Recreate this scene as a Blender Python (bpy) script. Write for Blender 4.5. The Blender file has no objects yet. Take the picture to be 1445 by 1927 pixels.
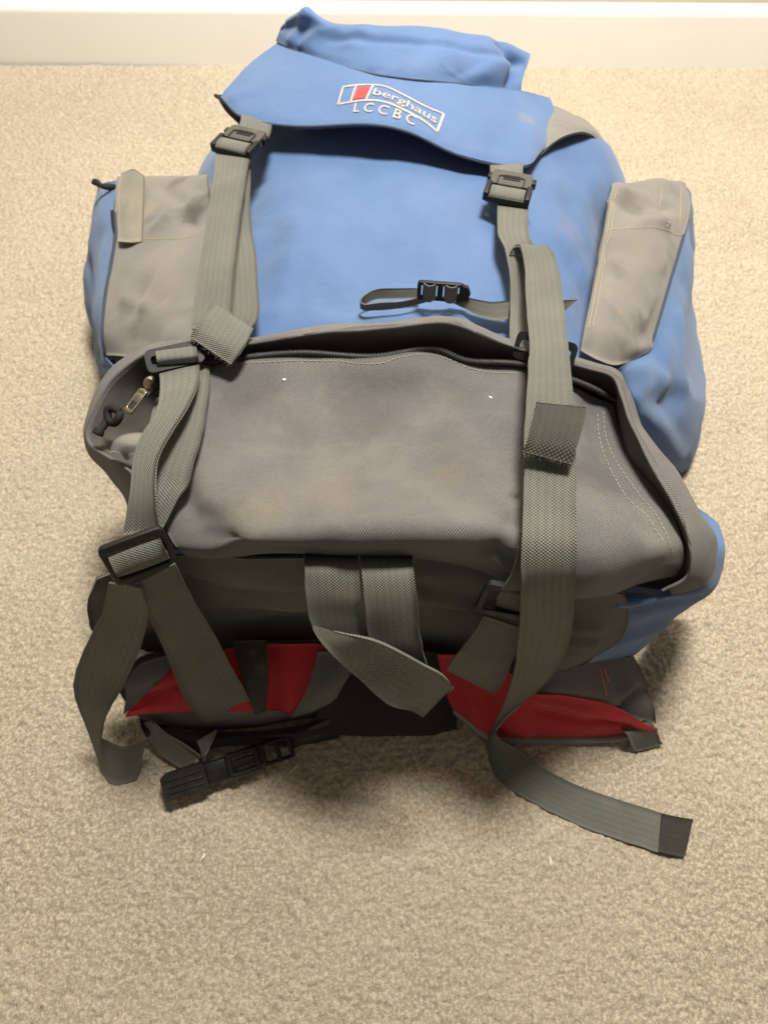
import bpy, bmesh, math, random
import numpy as np
from mathutils import Vector, Matrix
from mathutils.bvhtree import BVHTree

random.seed(4)
S = bpy.context.scene
COL = S.collection

# ------------------------------------------------------------------ camera, light, exposure
cam = bpy.data.cameras.new('camera'); camo = bpy.data.objects.new('camera', cam); COL.objects.link(camo)
camo.location = (0, 0, .76); camo.rotation_euler = (math.radians(30), 0, 0)
cam.sensor_fit = 'VERTICAL'; cam.sensor_height = 36; cam.lens = 25.987
cam.clip_start = .01; cam.clip_end = 50
cam.dof.use_dof = True; cam.dof.focus_distance = .52; cam.dof.aperture_fstop = 9
S.camera = camo
w = bpy.data.worlds.new('World'); S.world = w; w.use_nodes = True
w.node_tree.nodes['Background'].inputs[0].default_value = (1, .86, .68, 1)
w.node_tree.nodes['Background'].inputs[1].default_value = .19
def lamp(name, loc, size, power, col, target):
    l = bpy.data.lights.new(name, 'AREA'); l.shape = 'DISK'; l.size = size; l.energy = power; l.color = col
    o = bpy.data.objects.new(name, l); COL.objects.link(o); o.location = loc
    o.rotation_euler = (Vector(target) - Vector(loc)).to_track_quat('-Z', 'Y').to_euler()
lamp('ceiling_lamp', (.2, .82, 2.0), .42, 86, (1, .935, .82), (.25, 1.9, 0))
S.cycles.max_bounces = 6; S.cycles.diffuse_bounces = 3; S.cycles.glossy_bounces = 2
vs = S.view_settings; vs.view_transform = 'Standard'; vs.look = 'None'; vs.exposure = 0; vs.gamma = 1

# ------------------------------------------------------------------ helpers
def hsh(ix, iy, iz, seed):
    n = (ix * 374761393 + iy * 668265263 + iz * 2147483647 + seed * 1274126177) & 0xffffffff
    n = ((n ^ (n >> 13)) * 1274126177) & 0xffffffff
    n = ((n ^ (n >> 16)) * 2246822519) & 0xffffffff
    return ((n ^ (n >> 15)) & 0xffff) / 65535. * 2 - 1
def noise(P, scale, seed=0):
    q = np.asarray(P) / scale + 137.; i = np.floor(q).astype(np.int64); f = q - i; f = f * f * f * (f * (f * 6 - 15) + 10)
    r = 0
    for a in (0, 1):
        for b in (0, 1):
            for c in (0, 1):
                wt = (f[..., 0] if a else 1 - f[..., 0]) * (f[..., 1] if b else 1 - f[..., 1]) * (f[..., 2] if c else 1 - f[..., 2])
                r = r + wt * hsh(i[..., 0] + a, i[..., 1] + b, i[..., 2] + c, seed)
    return r
def cr(A, n, axis=0):
    A = np.moveaxis(np.asarray(A, float), axis, 0)
    E = np.concatenate([2 * A[:1] - A[1:2], A, 2 * A[-1:] - A[-2:-1]])
    out = []
    for k in range(len(A) - 1):
        p0, p1, p2, p3 = E[k:k + 4]
        for j in range(n):
            t = j / n
            out.append(.5 * (2 * p1 + (p2 - p0) * t + (2 * p0 - 5 * p1 + 4 * p2 - p3) * t * t + (3 * p1 - p0 - 3 * p2 + p3) * t ** 3))
    out.append(A[-1])
    return np.moveaxis(np.array(out), 0, axis)
def normals(G):
    a = np.gradient(G, axis=0); b = np.gradient(G, axis=1); n = np.cross(a, b)
    return n / (np.linalg.norm(n, axis=-1, keepdims=True) + 1e-12)
def polydist(P, line):
    line = np.asarray(line, float); d = np.full(P.shape[:-1], 1e9)
    for a, b in zip(line[:-1], line[1:]):
        ab = b - a; t = np.clip(((P - a) @ ab) / (ab @ ab + 1e-12), 0, 1)
        d = np.minimum(d, np.linalg.norm(P - a - t[..., None] * ab, axis=-1))
    return d
def arc(G, axis):
    d = np.linalg.norm(np.diff(G, axis=axis), axis=-1).mean(axis=1 - axis)
    return np.concatenate([[0], np.cumsum(d)])
def link(me, name, mat, parent):
    o = bpy.data.objects.new(name, me); COL.objects.link(o); o.parent = parent
    if mat: me.materials.append(M[mat] if isinstance(mat, str) else mat)
    return o
def raw(name, V, F, mat, parent, uv=None, smooth=True):
    me = bpy.data.meshes.new(name); me.from_pydata([tuple(map(float, v)) for v in V], [], F)
    if smooth: me.polygons.foreach_set('use_smooth', [True] * len(me.polygons))
    if uv is not None:
        l = me.uv_layers.new(name='uv'); idx = np.empty(len(me.loops), int); me.loops.foreach_get('vertex_index', idx)
        l.data.foreach_set('uv', np.asarray(uv, float)[idx].ravel())
    me.update()
    return link(me, name, mat, parent)
def wrinkle(G, amps, folds, sgn, pin=0):
    N = normals(G) * sgn
    d = np.zeros(G.shape[:2])
    for sc, am, sd in amps: d += am * noise(G, sc, sd)
    if pin:
        R, C = d.shape
        er = np.minimum(np.arange(R), np.arange(R)[::-1]) / (R - 1.); ec = np.minimum(np.arange(C), np.arange(C)[::-1]) / (C - 1.)
        d *= np.clip(np.minimum(er[:, None], ec[None]) / pin, .15, 1)
    for line, am, wd in folds: d += am * np.exp(-(polydist(G, line) / wd) ** 2)
    return G + N * d[..., None]
def shell(name, G, mat, parent, thick=0, up=(0, -.5, 1), flip=False):
    """grid of points -> one mesh; with a thickness it is a closed sheet"""
    R, C = G.shape[:2]; N = normals(G)
    s = 1 if (N.reshape(-1, 3) @ np.array(up)).mean() > 0 else -1
    if flip: s = -s
    N = N * s
    uu = arc(G, 1); vv = arc(G, 0)
    uv = np.stack(np.meshgrid(uu, vv), -1).reshape(-1, 2)
    V = G.reshape(-1, 3); idx = np.arange(R * C).reshape(R, C)
    q = np.stack([idx[:-1, :-1], idx[1:, :-1], idx[1:, 1:], idx[:-1, 1:]], -1).reshape(-1, 4)
    if s < 0: q = q[:, ::-1]
    F = q.tolist()
    if thick:
        n = R * C
        V = np.concatenate([V, (G - N * thick).reshape(-1, 3)]); uv = np.concatenate([uv, uv])
        F += (q[:, ::-1] + n).tolist()
        b = list(idx[0, :]) + list(idx[1:, -1]) + list(idx[-1, -2::-1]) + list(idx[-2:0:-1, 0])
        for k in range(len(b)):
            a, c = int(b[k]), int(b[(k + 1) % len(b)])
            F.append([a, c, c + n, a + n] if s < 0 else [c, a, a + n, c + n])
    o = raw(name, V, F, mat, parent, uv)
    return o
def patch(name, ctrl, mat, parent, n=8, m=8, thick=.0015, amps=(), folds=(), pin=0, up=(0, -.5, 1), flip=False, ret=False):
    G = cr(cr(np.array(ctrl, float), n, 0), m, 1)
    N = normals(G); s = 1 if (N.reshape(-1, 3) @ np.array(up)).mean() > 0 else -1
    G = wrinkle(G, amps, folds, s, pin)
    o = shell(name, G, mat, parent, thick, up, flip)
    return (o, G) if ret else o
def ribbon(name, L, R, mat, parent, n=8, cols=7, thick=.0019, cup=0, amp=.0006, up=(0, -.5, 1), seed=0, fix=None):
    L = cr(np.array(L, float), n); R = cr(np.array(R, float), n)
    if fix:
        c = (L + R) / 2; d = R - L; ln = np.linalg.norm(d, axis=1, keepdims=True); d = d / ln * np.minimum(np.maximum(ln, fix * .8), fix * 1.15); L = c - d / 2; R = c + d / 2
    e_ = (R - L) / (np.linalg.norm(R - L, axis=1, keepdims=True) + 1e-9); L = L + e_ * (.0005 * noise(L, .012, seed + 50))[:, None]; R = R + e_ * (.0005 * noise(R, .012, seed + 60))[:, None]
    k = np.linspace(0, 1, cols)[None, :, None]
    G = L[:, None] * (1 - k) + R[:, None] * k
    N = normals(G); s = 1 if (N.reshape(-1, 3) @ np.array(up)).mean() > 0 else -1
    kk = np.linspace(-1, 1, cols)[None, :, None]
    G = G + N * s * (cup * (1 - kk ** 2)) + N * s * (amp * noise(G, .03, seed))[..., None]
    return shell(name, G, mat, parent, thick, up)
def tube(name, path, r, mat, parent, n=5, seg=8, rad=None, cap=True):
    p = cr(np.array(path, float), n); T = np.gradient(p, axis=0); T /= np.linalg.norm(T, axis=1, keepdims=True) + 1e-12
    up = np.array([.13, .21, 1.]); A = np.cross(T, up); A /= np.linalg.norm(A, axis=1, keepdims=True); B = np.cross(A, T)
    rr = np.full(len(p), r) if rad is None else rad(np.concatenate([[0], np.cumsum(np.linalg.norm(np.diff(p, axis=0), axis=1))]))
    V = []; F = []
    for i in range(len(p)):
        for j in range(seg):
            a = 2 * math.pi * j / seg; V.append(p[i] + rr[i] * (math.cos(a) * A[i] + math.sin(a) * B[i]))
    for i in range(len(p) - 1):
        for j in range(seg): F.append([i * seg + j, i * seg + (j + 1) % seg, (i + 1) * seg + (j + 1) % seg, (i + 1) * seg + j])
    if cap: F.append(list(range(seg))[::-1]); F.append([(len(p) - 1) * seg + j for j in range(seg)])
    return raw(name, V, F, mat, parent)
def resample(line, step):
    p = cr(np.array(line, float), 10); s = np.concatenate([[0], np.cumsum(np.linalg.norm(np.diff(p, axis=0), axis=1))])
    q = np.arange(0, s[-1], step); return np.stack([np.interp(q, s, p[:, k]) for k in range(3)], 1)
def bvh_of(*objs):
    V = []; F = []
    for o in objs:
        b = len(V); V += [v.co.copy() for v in o.data.vertices]; F += [[i + b for i in p.vertices] for p in o.data.polygons]
    return BVHTree.FromPolygons(V, F)
def bvh_grid(G):
    R, C = G.shape[:2]; idx = np.arange(R * C).reshape(R, C)
    q = np.stack([idx[:-1, :-1], idx[1:, :-1], idx[1:, 1:], idx[:-1, 1:]], -1).reshape(-1, 4)
    return BVHTree.FromPolygons([Vector(v) for v in G.reshape(-1, 3)], q.tolist())
def snap(p, bvh, off):
    loc, n, i, d = bvh.find_nearest(Vector(p))
    if n.z - .5 * n.y < 0: n = -n
    return np.array(loc + n * off)
def drop(p, bvh, off):
    loc, n, i, d = bvh.ray_cast(Vector((p[0], p[1], 1.)), Vector((0, 0, -1)))
    return np.array(p) if loc is None else np.array((loc.x, loc.y, loc.z + off))
def stitches(name, lines, parent, bvh=None, mat='thread', step=.0042, ln=.0027, wd=.0008, off=.0005):
    V = []; F = []
    for line in lines:
        p = resample(line, step)
        if bvh: p = np.array([snap(q, bvh, off) for q in p])
        for a, b in zip(p[:-1], p[1:]):
            t = (b - a) / (np.linalg.norm(b - a) + 1e-9); nrm = np.array((0, -.35, .94)); sd = np.cross(t, nrm); sd /= np.linalg.norm(sd) + 1e-9
            e = a + t * ln; k = len(V); u = np.cross(sd, t) * .0004
            if u[2] < 0: u = -u
            V += [a - sd * wd / 2, a + sd * wd / 2, e + sd * wd / 2, e - sd * wd / 2, (a + e) / 2 - sd * wd / 3 + u, (a + e) / 2 + sd * wd / 3 + u]
            F += [[k, k + 1, k + 5, k + 4], [k + 4, k + 5, k + 2, k + 3], [k, k + 4, k + 3], [k + 1, k + 2, k + 5]]
    o = raw(name, V, F, mat, parent, smooth=False); o['kind'] = 'stuff'; return o
def basis(o, x, y):
    """matrix with local X from o towards x, local Y towards y (orthogonalised)"""
    o, x, y = Vector(o), Vector(x), Vector(y); X = (x - o).normalized(); Y = (y - o); Y = (Y - X * Y.dot(X)).normalized(); Z = X.cross(Y)
    if Z.z - .5 * Z.y < 0: Z = -Z
    m = Matrix((X, Y, Z)).transposed().to_4x4(); m.translation = o; return m
def bm_obj(name, bm, mat, parent, mtx=None, bevel=.0008, seg=2):
    if bevel: bmesh.ops.bevel(bm, geom=[e for e in bm.edges if len(e.link_faces) == 2 and e.calc_face_angle(0) > .5], offset=bevel, segments=seg, profile=.5, affect='EDGES', clamp_overlap=True)
    if mtx: bm.transform(mtx)
    bmesh.ops.recalc_face_normals(bm, faces=bm.faces)
    me = bpy.data.meshes.new(name); bm.to_mesh(me); bm.free()
    me.polygons.foreach_set('use_smooth', [True] * len(me.polygons))
    try: me.set_sharp_from_angle(angle=math.radians(50))
    except Exception: pass
    return link(me, name, mat, parent)
def box(bm, c, s, rot=None):
    m = Matrix.Translation(c) @ (rot.to_4x4() if rot else Matrix()) @ Matrix.Diagonal((s[0], s[1], s[2], 1))
    bmesh.ops.create_cube(bm, size=1, matrix=m)
def rrect(w, h, r, n=5):
    out = []
    for cx, cy, a0 in ((w / 2 - r, h / 2 - r, 0), (-w / 2 + r, h / 2 - r, 90), (-w / 2 + r, -h / 2 + r, 180), (w / 2 - r, -h / 2 + r, 270)):
        for k in range(n): a = math.radians(a0 + 90 * k / (n - 1)); out.append((cx + r * math.cos(a), cy + r * math.sin(a)))
    return out
def ring(bm, w, h, bw, bh, t, r=.004, z=0):
    o = rrect(w, h, r); i = rrect(w - 2 * bw, h - 2 * bh, max(r - min(bw, bh) * .5, .0012)); n = len(o)
    vs = [[bm.verts.new((x, y, z + zz)) for x, y in lp] for lp in (o, i) for zz in (-t / 2, t / 2)]
    ob, ot, ib, it = vs
    for k in range(n):
        j = (k + 1) % n
        for a, b in ((ob, ot), (ot, it), (it, ib), (ib, ob)): bm.faces.new((a[k], a[j], b[j], b[k]))
def prism(bm, pts, z0, z1):
    a = [bm.verts.new((x, y, z0)) for x, y in pts]; b = [bm.verts.new((x, y, z1)) for x, y in pts]; n = len(pts)
    bm.faces.new(a[::-1]); bm.faces.new(b)
    for k in range(n): bm.faces.new((a[k], a[(k + 1) % n], b[(k + 1) % n], b[k]))
def empty(name, loc, label=None, cat=None):
    o = bpy.data.objects.new(name, None); COL.objects.link(o); o.location = loc; o.empty_display_size = .05
    if label: o['label'] = label; o['category'] = cat
    return o

# ------------------------------------------------------------------ materials
M = {}
class NT:
    def __init__(s, name):
        s.m = bpy.data.materials.new(name); s.m.use_nodes = True; s.t = s.m.node_tree; s.b = s.t.nodes['Principled BSDF']; M[name] = s.m
    def n(s, ty, **kw):
        x = s.t.nodes.new('ShaderNode' + ty)
        for k, v in kw.items(): setattr(x, k, v)
        return x
    def l(s, a, b): s.t.links.new(a, b)
    def val(s, a, sock):
        if isinstance(a, (int, float)): sock.default_value = a
        else: s.l(a, sock)
    def math(s, op, a, b=0., c=None):
        x = s.n('Math', operation=op); s.val(a, x.inputs[0]); s.val(b, x.inputs[1])
        if c is not None: s.val(c, x.inputs[2])
        return x.outputs[0]
    def noise(s, scale, detail=3, rough=.55, vec=None, dist=0):
        x = s.n('TexNoise'); x.inputs['Scale'].default_value = scale; x.inputs['Detail'].default_value = detail; x.inputs['Roughness'].default_value = rough; x.inputs['Distortion'].default_value = dist
        if vec is None:
            if not hasattr(s, 'oc'): s.oc = s.n('TexCoord').outputs['Object']
            vec = s.oc
        s.l(vec, x.inputs['Vector']); return x.outputs['Fac']
    def ramp(s, f, lo, hi, a=0., b=1.):
        x = s.n('MapRange'); x.interpolation_type = 'SMOOTHSTEP'; s.l(f, x.inputs[0])
        for k, v in zip((1, 2, 3, 4), (lo, hi, a, b)): x.inputs[k].default_value = v
        return x.outputs[0]
    def mix(s, f, a, b, mode='MIX'):
        x = s.n('Mix', data_type='RGBA', blend_type=mode); s.val(f, x.inputs[0])
        for v, k in ((a, 6), (b, 7)):
            if isinstance(v, tuple): x.inputs[k].default_value = (*v, 1)
            else: s.l(v, x.inputs[k])
        return x.outputs[2]
    def bump(s, h, strength, dist, prev=None):
        x = s.n('Bump'); x.inputs['Strength'].default_value = strength; x.inputs['Distance'].default_value = dist; s.l(h, x.inputs['Height'])
        if prev is not None: s.l(prev, x.inputs['Normal'])
        return x.outputs['Normal']
    def done(s, col, rough=.8, nrm=None, sheen=0, spec=.3):
        if isinstance(col, tuple): s.b.inputs['Base Color'].default_value = (*col, 1)
        else: s.l(col, s.b.inputs['Base Color'])
        s.val(rough, s.b.inputs['Roughness'])
        s.b.inputs['Specular IOR Level'].default_value = spec; s.b.inputs['Sheen Weight'].default_value = sheen; s.b.inputs['Sheen Roughness'].default_value = .6
        if nrm is not None: s.l(nrm, s.b.inputs['Normal'])
        return s.m
    def weave(s, px, py):
        sep = s.n('SeparateXYZ'); s.l(s.n('TexCoord').outputs['UV'], sep.inputs[0])
        wob = s.math('MULTIPLY', s.noise(60, 2), .0009)
        x = s.math('SINE', s.math('MULTIPLY', s.math('ADD', sep.outputs[0], wob), 2 * math.pi / px)); y = s.math('SINE', s.math('MULTIPLY', s.math('ADD', sep.outputs[1], wob), 2 * math.pi / py))
        return s.math('MULTIPLY_ADD', s.math('MULTIPLY', x, y), .5, .5), sep
def fabric(name, col, col2, dirt, dirtamt, pitch, bump, wcol=.25, rough=.85, sheen=.15, dscale=9, spots=()):
    t = NT(name); wv, sep = t.weave(pitch, pitch)
    a = t.ramp(t.noise(14, 4, .6), .35, .7)
    c = t.mix(a, col, col2)
    c = t.mix(t.math('MULTIPLY', t.ramp(t.noise(dscale, 5, .62, dist=.6), .54, .74), dirtamt), c, dirt)
    for (pt, rad, scol, amt) in spots:
        v = t.n('VectorMath', operation='DISTANCE'); t.noise(30); t.l(t.oc, v.inputs[0]); v.inputs[1].default_value = pt
        d = t.math('ADD', v.outputs['Value'], t.math('MULTIPLY', t.math('SUBTRACT', t.noise(34, 5, .65), .5), rad * 1.6))
        c = t.mix(t.math('MULTIPLY', t.ramp(d, rad * .25, rad, 1, 0), amt), c, scol)
    k = t.math('MULTIPLY_ADD', t.noise(900, 2, .6), .2 + .5 * wcol, .9 - .25 * wcol)
    g = t.math('MULTIPLY', k, t.math('MULTIPLY_ADD', wv, wcol, 1 - wcol / 2))
    x = t.n('VectorMath', operation='SCALE'); t.l(c, x.inputs[0]); t.l(g, x.inputs['Scale'])
    n1 = t.bump(t.noise(38, 4, .55), .35, .004)
    cre = t.ramp(t.math('ABSOLUTE', t.math('SUBTRACT', t.noise(8, 3, .5, dist=.7), .5)), 0, .09)
    cre = t.math('MULTIPLY', t.math('SUBTRACT', 1., cre), t.ramp(t.noise(6, 2), .45, .62))
    n1 = t.bump(cre, .3, .002, n1)
    n2 = t.bump(wv, bump, .0006, n1)
    t.done(x.outputs[0], rough, n2, sheen); return t
fabric('blue_nylon', (.068, .143, .315), (.082, .158, .335), (.14, .17, .25), .15, .0015, .4, .16, .6, .2, 7, [([(.2069,.6416,.25)][0], .035, (.22, .21, .32), .35), ([(.1869,.6746,.26)][0], .025, (.10, .13, .26), .2), ([(.1532,.7623,.28)][0], .018, (.24, .22, .2), .35), ([(.0819,.6155,.28)][0], .03, (.08, .12, .24), .2), ([(-.0449,.6811,.28)][0], .02, (.12, .16, .27), .15)])
fabric('blue_cordura', (.07, .146, .312), (.084, .162, .33), (.13, .17, .25), .25, .0016, .5, .15, .8, .2, 9)
fabric('grey_canvas', (.128, .126, .129), (.170, .163, .155), (.085, .082, .086), .5, .0020, 1.0, 1.15, .8, .1, 8, [([(-.0133,.3537,.306)][0], .055, (.07, .064, .07), .5), ([(-.1063,.3742,.3)][0], .045, (.085, .08, .09), .6), ([(-.0887,.2555,.32)][0], .03, (.2, .175, .13), .6), ([(.0488,.2938,.315)][0], .022, (.17, .14, .10), .6), ([(-.0381,.2727,.32)][0], .03, (.2, .18, .145), .5), ([(.1687,.3103,.29)][0], .04, (.08, .075, .078), .6)])
fabric('grey_panel', (.175, .168, .158), (.205, .19, .168), (.095, .088, .08), .75, .0015, .4, .15, .85, .2, 13, [([(-.2014,.6668,.24)][0], .026, (.05, .045, .04), .8), ([(-.2323,.7287,.23)][0], .02, (.09, .08, .07), .7), ([(-.2589,.6925,.22)][0], .02, (.24, .21, .14), .6), ([(.2184,.5205,.24)][0], .012, (.34, .25, .14), .6), ([(.2316,.5806,.245)][0], .02, (.11, .105, .11), .6), ([(.2592,.6754,.24)][0], .03, (.12, .11, .095), .6)])
fabric('beige_tape', (.25, .232, .19), (.20, .188, .155), (.15, .14, .115), .5, .0015, .4, .2, .85, .1, 20)
fabric('lining_shaded', (.07, .064, .058), (.085, .077, .068), (.045, .042, .04), .5, .0017, .4, .3, .8, .1)
fabric('red_lining', (.47, .015, .024), (.38, .012, .02), (.22, .011, .014), .4, .0014, .4, .12, .7, .1)
fabric('black_foam', (.012, .011, .011), (.016, .015, .014), (.02, .018, .016), .3, .002, .4, .2, .8, .05)
def webbing(name, c0, c1, px=.0026, py=.0022, wc=.9):
    t = NT(name); wv, sep = t.weave(px, py)
    c = t.mix(t.ramp(t.noise(22, 4), .35, .7), c0, c1)
    c = t.mix(t.math('MULTIPLY', t.ramp(t.noise(40, 4), .55, .75), .35), c, (.17, .15, .10))
    rib = t.math('MULTIPLY_ADD', t.math('SINE', t.math('MULTIPLY', sep.outputs[0], 2 * math.pi / .0052)), .07, .95)
    g = t.math('MULTIPLY', rib, t.math('MULTIPLY_ADD', wv, wc, 1 - wc / 2))
    x = t.n('VectorMath', operation='SCALE'); t.l(c, x.inputs[0]); t.l(g, x.inputs['Scale'])
    n1 = t.bump(wv, .9, .0009, t.bump(t.noise(500, 2), .3, .0004))
    t.done(x.outputs[0], .68, n1, .1, .35)
webbing('webbing', (.135, .139, .122), (.165, .167, .146), wc=1.15)
webbing('webbing_dark', (.03, .029, .025), (.038, .036, .03), .0032, .003)
webbing('webbing_fine', (.13, .134, .117), (.155, .155, .135), .002, .0018, .6)
def plastic(name, c, r):
    t = NT(name); n = t.bump(t.noise(900, 2), .12, .0003)
    t.done(t.mix(t.ramp(t.noise(60, 4), .5, .75), c, tuple(x * 1.35 for x in c)), t.ramp(t.noise(120, 4), .3, .7, r - .05, r + .18), n, 0, .32)
plastic('black_plastic', (.012, .0115, .011), .42)
plastic('coil', (.035, .034, .034), .45)
plastic('grey_plastic', (.07, .068, .064), .5)
t = NT('nickel'); t.b.inputs['Metallic'].default_value = 1; t.done(t.mix(t.ramp(t.noise(300, 3), .4, .7), (.62, .56, .45), (.4, .36, .28)), .3, t.bump(t.noise(600, 3), .2, .0003))
t = NT('thread'); t.done((.42, .35, .24), .8)
t = NT('thread_dark'); t.done((.16, .14, .11), .8)
t = NT('thread_grey'); t.done((.30, .27, .22), .8)
t = NT('thread_red'); t.done((.62, .18, .10), .8)
t = NT('cord_black'); t.done((.014, .013, .013), .75, t.bump(t.noise(1400, 2), .6, .0008))
t = NT('seam_dark'); t.done((.045, .06, .095), .85)
fabric('base_canvas_shaded', (.10, .094, .092), (.135, .125, .112), (.07, .065, .062), .5, .0023, .8, .8, .8, .1, 8)  # grey canvas darkened, shade below the pocket put into its colour
t = NT('logo_white'); t.done(t.mix(t.ramp(t.noise(400, 3), .4, .8), (.46, .39, .32), (.24, .26, .34)), .7)
t = NT('logo_red'); t.done((.48, .06, .05), .7)
t = NT('lint'); t.done((.8, .76, .68), .8)
t = NT('skirting_paint'); t.done(t.mix(t.ramp(t.noise(6, 4), .4, .7), (.88, .865, .84), (.86, .84, .81)), .42, t.bump(t.noise(120, 3), .06, .002), 0, .4)
t = NT('wall_paint'); t.done((.56, .51, .44), .85, t.bump(t.noise(220, 3), .2, .001))
t = NT('carpet_back'); t.done(t.mix(t.ramp(t.noise(170, 3), .3, .7), (.46, .39, .285), (.54, .46, .35)), .95)
t = NT('carpet_yarn'); at = t.n('Attribute'); at.attribute_name = 'tuft'; oi = at.outputs['Fac']
c = t.mix(oi, (.42, .355, .258), (.535, .462, .36)); c = t.mix(t.math('MULTIPLY', t.ramp(t.noise(5, 5, .6, dist=.5), .42, .6), .35), c, (.365, .307, .224))
c = t.mix(t.ramp(t.noise(330, 3, .75), .46, .60), c, (.68, .60, .48))
c = t.mix(t.math('MULTIPLY', t.ramp(t.noise(260, 3, .8, dist=.4), .36, .46, 1, 0), .5), c, (.22, .178, .122))
t.done(c, .95, t.bump(t.noise(700, 3, .75), 1, .002), .1, .1)

# ------------------------------------------------------------------ the room: carpet, skirting board, wall
WR = Matrix.Rotation(math.radians(-.75), 4, 'Z')
def struct(name, bm, mat, bevel=0):
    o = bm_obj(name, bm, mat, None, None, bevel); o['kind'] = 'structure'; return o
bm = bmesh.new(); bmesh.ops.create_grid(bm, x_segments=1, y_segments=1, size=.5, matrix=Matrix.Translation((0, .2, -.0065)) @ Matrix.Diagonal((5, 2.5, 1, 1)))
floor = struct('carpet', bm, 'carpet_back')
bm = bmesh.new()
prof = [(0, -.02), (-.016, -.02), (-.016, .085), (-.0155, .091), (-.0125, .0955), (-.009, .098), (-.004, .0995), (0, .1)]
ends = []
for x in (-2.5, 2.5): ends.append([bm.verts.new(WR @ Vector((x, 1.392 + a, b))) for a, b in prof])
for k in range(len(prof) - 1): bm.faces.new((ends[0][k], ends[0][k + 1], ends[1][k + 1], ends[1][k]))
skirt = struct('skirting_board', bm, 'skirting_paint')
bm = bmesh.new(); box(bm, (0, 1.442, 1.2), (5, .1, 2.5)); bm.transform(WR); struct('wall', bm, 'wall_paint')

# short twist pile: every tuft is a small dome of one dense relief sheet round the pack
def tufts(X, Y, cell, seed):
    P0 = np.stack([X, Y, X * 0], -1)
    X = X + .45 * cell * noise(P0, cell * .8, seed + 5); Y = Y + .45 * cell * noise(P0, cell * .8, seed + 6)
    cx, cy = np.floor(X / cell).astype(np.int64), np.floor(Y / cell).astype(np.int64); best = np.full(X.shape, 9.); idv = np.zeros(X.shape)
    for a in (-1, 0, 1):
        for b in (-1, 0, 1):
            ix, iy = cx + a, cy + b
            px = (ix + .5 + .42 * hsh(ix, iy, ix * 0, seed)) * cell; py = (iy + .5 + .42 * hsh(ix, iy, ix * 0, seed + 1)) * cell
            d = ((X - px) ** 2 + (Y - py) ** 2) / cell ** 2; m = d < best
            best = np.where(m, d, best); idv = np.where(m, hsh(ix, iy, ix * 0, seed + 2), idv)
    return 1 - np.sqrt(best), idv
PW, PH, PS = 1.8, 1.72, .00178
nx, ny = int(PW / PS), int(PH / PS)
X, Y = np.meshgrid(np.linspace(-PW / 2, PW / 2, nx), np.linspace(-.34, -.34 + PH, ny))
d1, id1 = tufts(X, Y, .0044, 1)
P3 = np.stack([X, Y, X * 0], -1)
Zp = .0026 * d1 + .0014 * id1 + .0008 * noise(P3, .07, 33) - .0016
me = bpy.data.meshes.new('carpet_pile'); nv = nx * ny; idx = np.arange(nv).reshape(ny, nx)
q = np.stack([idx[:-1, :-1], idx[:-1, 1:], idx[1:, 1:], idx[1:, :-1]], -1).reshape(-1, 4)
me.vertices.add(nv); me.vertices.foreach_set('co', np.stack([X, Y, Zp], -1).astype(np.float32).ravel())
me.loops.add(q.size); me.loops.foreach_set('vertex_index', q.ravel().astype(np.int32))
me.polygons.add(len(q)); me.polygons.foreach_set('loop_start', np.arange(0, q.size, 4, dtype=np.int32)); me.polygons.foreach_set('loop_total', np.full(len(q), 4, dtype=np.int32))
me.polygons.foreach_set('use_smooth', np.ones(len(q), bool)); me.update(); me.validate()
at = me.attributes.new('tuft', 'FLOAT', 'POINT'); at.data.foreach_set('value', ((id1 * .5 + .5) * .7 + .3 * np.clip(d1, 0, 1)).astype(np.float32).ravel())  # random tone per tuft, with shade painted into the gaps between them
pile = link(me, 'carpet_pile', 'carpet_yarn', None); pile['kind'] = 'stuff'; pile['label'] = 'short beige twisted wool tufts of the carpet'; pile['category'] = 'carpet pile'

# ------------------------------------------------------------------ the backpack
pack = empty('backpack', (0, 0, 0), 'blue and grey hiking backpack lying on its back on the carpet', 'backpack')

# main sack: closed loft of rounded cross-sections along the length
st = np.array([(.282, 0, .20, .17, 3), (.286, 0, .235, .195, 3), (.31, .004, .255, .215, 3), (.35, .004, .272, .232, 2.8), (.42, 0, .278, .25, 2.6), (.465, .002, .276, .272, 2.5), (.52, .004, .272, .280, 2.4), (.60, .012, .266, .284, 2.4),
               (.68, .02, .268, .283, 2.5), (.75, .025, .276, .278, 2.9), (.80, .027, .284, .27, 3.3), (.855, .027, .28, .25, 3.3), (.905, .027, .25, .215, 3.2), (.935, .027, .2, .16, 3), (.95, .027, .1, .09, 3)])
ss_ = cr(st, 9); A = np.linspace(0, math.pi, 120)
G = np.stack([np.stack([c + wd * np.sign(np.cos(A)) * np.abs(np.cos(A)) ** (2 / n_), np.full(120, y), .004 + (h - .004) * np.abs(np.sin(A)) ** (2 / n_)], -1) for y, c, wd, h, n_ in ss_])
G = np.concatenate([np.array([[(0, .283, .1)] * 120]) * .98 + G[:1] * .02, G, np.array([[(.027, .951, .05)] * 120]) * .98 + G[-1:] * .02])
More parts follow.
